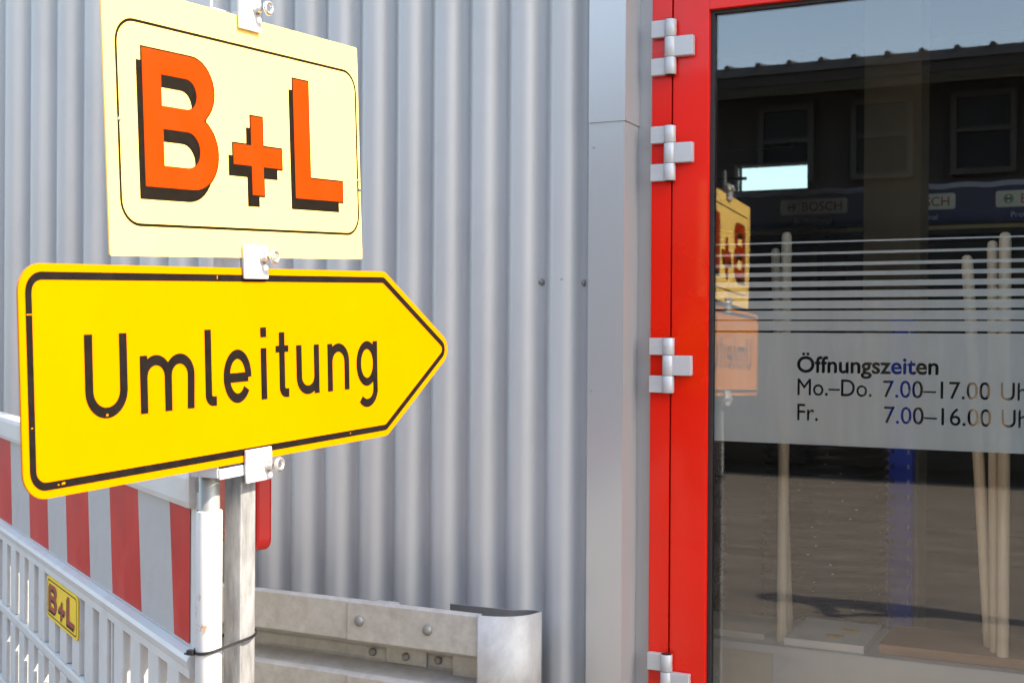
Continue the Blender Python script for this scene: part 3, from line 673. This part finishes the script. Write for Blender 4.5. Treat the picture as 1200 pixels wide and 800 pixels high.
# shelf with a navy header and brand labels
sh = empty('display_shelf', (-1.0, 3.7, .03), 'dark shop shelf with a navy header and pale brand labels', 'shelf')
hd = box('header', (-3.2, 3.5, 1.835), (2.2, 3.52, 2.03), 'navy', sh)
box('shelf_edge', (-3.2, 3.49, 1.800), (2.2, 3.51, 1.818), 'tan', sh)
for z in (.35, .85, 1.35, 1.78): box('shelf_board', (-3.2, 3.512, z), (2.2, 4.1, z + .02), 'dark_wall', sh)
for x in (-3.2, -1.4, .4, 2.17): box('side_panel', (x, 3.521, .03), (x + .03, 4.1, 2.02), 'dark_wall', sh)
b = MB(); N = 150; P = [(-3.2 + 5.4 * i / N, 2.005 + .009 * abs(sin(i * .52))) for i in range(N + 1)]
b.add([(x, 3.497, z - .014) for x, z in P] + [(x, 3.497, z + .010) for x, z in P], [(i, i + 1, N + 2 + i, N + 1 + i) for i in range(N)]); b.build('wavy_strip', 'label_grey', sh)  # pale strip stands in for highlights along the scalloped plastic edge
for xc in (-1.4125, -.905, -.390):
    lb = MB().prism(rrect(xc - .167, 1.896, xc + .167, 1.972, .012, 4), lambda x, z: Vector((x, 3.486, z)), lambda x, z: Vector((x, 3.4955, z))).build('brand_label', 'label', sh)
    for lp in (fit_loops(text_loops('BOSCH', 1, .03), xc - .055, xc + .140, 1.912, 1.956),): curve_mesh(curve2d(lp), lambda x, z: Vector((x, 3.4852, z))).build('lettering', 'label_red', lb, fixn=False)
    ringo = [(xc - .110 + .022 * cos(2 * pi * k / 24), 1.934 + .022 * sin(2 * pi * k / 24)) for k in range(24)]
    b = ring_flat(ringo, inset_poly(ringo, .004), lambda x, z, n: Vector((x, 3.4854 - n, z)), 0, 0); b.box((xc - .126, 3.4848, 1.930), (xc - .094, 3.4852, 1.938)); b.box((xc - .122, 3.4848, 1.921), (xc - .117, 3.4852, 1.947)); b.box((xc - .103, 3.4848, 1.921), (xc - .098, 3.4852, 1.947)); b.build('emblem', 'label_green', lb, fixn=False)
    lp = fit_loops(text_loops('Professional', 1), xc - .10, xc + .085, 1.848, 1.874); curve_mesh(curve2d(lp), lambda x, z: Vector((x, 3.4992, z))).build('lettering', 'label_grey', hd, fixn=False)

# ================================================================== the building across the yard (seen in the glass)
FYY = -8.8
op = empty('opposite_hall', (-2, FYY - 2, 0), 'dark brown low hall with windows mirrored in the door glass', 'building')
box('wall', (-14, FYY - 6, 0), (12, FYY, 3.55), 'dark_wall', op)
b = MB(); b.add([(-14.4, FYY + .45, 3.66), (12.4, FYY + .45, 3.66), (12.4, FYY - 6.4, 4.6), (-14.4, FYY - 6.4, 4.6), (-14.4, FYY + .45, 3.74), (12.4, FYY + .45, 3.74), (12.4, FYY - 6.4, 4.68), (-14.4, FYY - 6.4, 4.68)],
  [(0, 1, 2, 3), (4, 5, 6, 7), (0, 1, 5, 4), (1, 2, 6, 5), (2, 3, 7, 6), (3, 0, 4, 7)]); b.build('roof', 'roof', op)
b = MB(); b.lathe([(.026, 0), (.026, 6.9)], (0, 0, 0), Vector((0, -6.85, .94)).normalized(), 10); rib0 = b.build('roof_rib', 'roof', op, (0, 0, 0))
for k in range(72):
    o = rib0 if k == 0 else rib0.copy()
    if k: C.objects.link(o); o.parent = op
    o.location = Vector((-9.0 + k * .285, FYY + .47, 3.742)) - W[op]
box('gutter_board', (-14.2, FYY + .405, 3.56), (12.2, FYY + .43, 3.659), 'dark_wall', op)
for x0, x1 in ((-5.9, -5.3), (-4.9, -4.3), (-3.12, -2.60), (-2.26, -1.72), (-1.40, -.86), (-.3, .3), (.8, 1.4), (2.2, 2.8)):
    z0, z1 = 2.72, 3.44; t = .05
    fr = MB()
    for lo, hi in (((x0, FYY + .001, z0), (x0 + t, FYY + .06, z1)), ((x1 - t, FYY + .001, z0), (x1, FYY + .06, z1)), ((x0 + t, FYY + .001, z0), (x1 - t, FYY + .06, z0 + t)), ((x0 + t, FYY + .001, z1 - t), (x1 - t, FYY + .06, z1)), ((x0 + t, FYY + .002, 3.09), (x1 - t, FYY + .055, 3.13))): fr.box(lo, hi)
    wn = fr.build('window', 'dark_frame', op)
    box('pane', (x0 + t, FYY + .003, z0 + t), (x1 - t, FYY + .02, 3.09), 'dark_glass', wn); box('pane', (x0 + t, FYY + .003, 3.13), (x1 - t, FYY + .02, z1 - t), 'dark_glass', wn)
for k in range(9):
    x0 = -9 + k * 1.6; box('shopfront_panel', (x0 + .04, FYY + .001, .12), (x0 + 1.56, FYY + .035, 2.35), 'dark_glass', op)

# ================================================================== the photographer (casts the shadow seen in the glass)
def person(x, y):
    J = {'pel': ((0, 0, .90), .15), 'wai': ((0, .0, 1.06), .135), 'che': ((0, .0, 1.25), .155), 'nec': ((0, .02, 1.40), .06), 'hea': ((0, .05, 1.50), .085), 'top': ((0, .05, 1.62), .075)}
    E = [('pel', 'wai'), ('wai', 'che'), ('che', 'nec'), ('nec', 'hea'), ('hea', 'top')]
    for s, q in ((-1, 'l'), (1, 'r')):
        J['sh' + q] = ((s * .17, 0, 1.33), .062); J['el' + q] = ((s * .24, .10, 1.12), .046); J['wr' + q] = ((s * .07, .22, 1.22), .034); J['ha' + q] = ((s * .05, .235, 1.26), .03)
        J['hi' + q] = ((s * .09, 0, .86), .095); J['kn' + q] = ((s * .10, .02, .48), .062); J['an' + q] = ((s * .11, 0, .09), .045); J['to' + q] = ((s * .12, .15, .045), .04)
        E += [('che', 'sh' + q), ('sh' + q, 'el' + q), ('el' + q, 'wr' + q), ('wr' + q, 'ha' + q), ('pel', 'hi' + q), ('hi' + q, 'kn' + q), ('kn' + q, 'an' + q), ('an' + q, 'to' + q)]
    ks = list(J); me = bpy.data.meshes.new('person'); me.from_pydata([J[k][0] for k in ks], [(ks.index(a), ks.index(c)) for a, c in E], []); me.update()
    o = place('person', me, 'jacket', None, (x, y, 0)); o.modifiers.new('skin', 'SKIN'); ss = o.modifiers.new('sub', 'SUBSURF'); ss.levels = 1; ss.render_levels = 2
    for i, k in enumerate(ks): me.skin_vertices[0].data[i].radius = (J[k][1],) * 2; me.skin_vertices[0].data[i].use_root = (k == 'pel')
    tag(o, 'person in dark clothes holding up a camera, standing in the yard', 'person')
    hb = MB(); c = Vector((x, y + .045, 1.585))
    rings = []
    for i in range(8):
        a = radians(-8 + 98 * i / 7); rings.append([c + Vector((.100 * cos(a) * cos(t), -.006 + .108 * cos(a) * sin(t), .098 * sin(a))) for t in [2 * pi * k / 20 for k in range(20)]])
    hb.rings(rings, True, True).build('hair', 'hair', o)
    cm = empty('photo_camera', (x, y + .27, 1.235), 'black photo camera held by the person in the yard', 'camera')
    MB().box((x - .065, y + .245, 1.225), (x + .065, y + .285, 1.305), None, .008).build('body', 'rubber', cm)
    MB().lathe([(.034, 0), (.034, .05), (.031, .055)], (x, y + .2852, 1.262), (0, 1, 0), 24).build('lens', 'dark_glass', cm)
person(.02, -3.22)
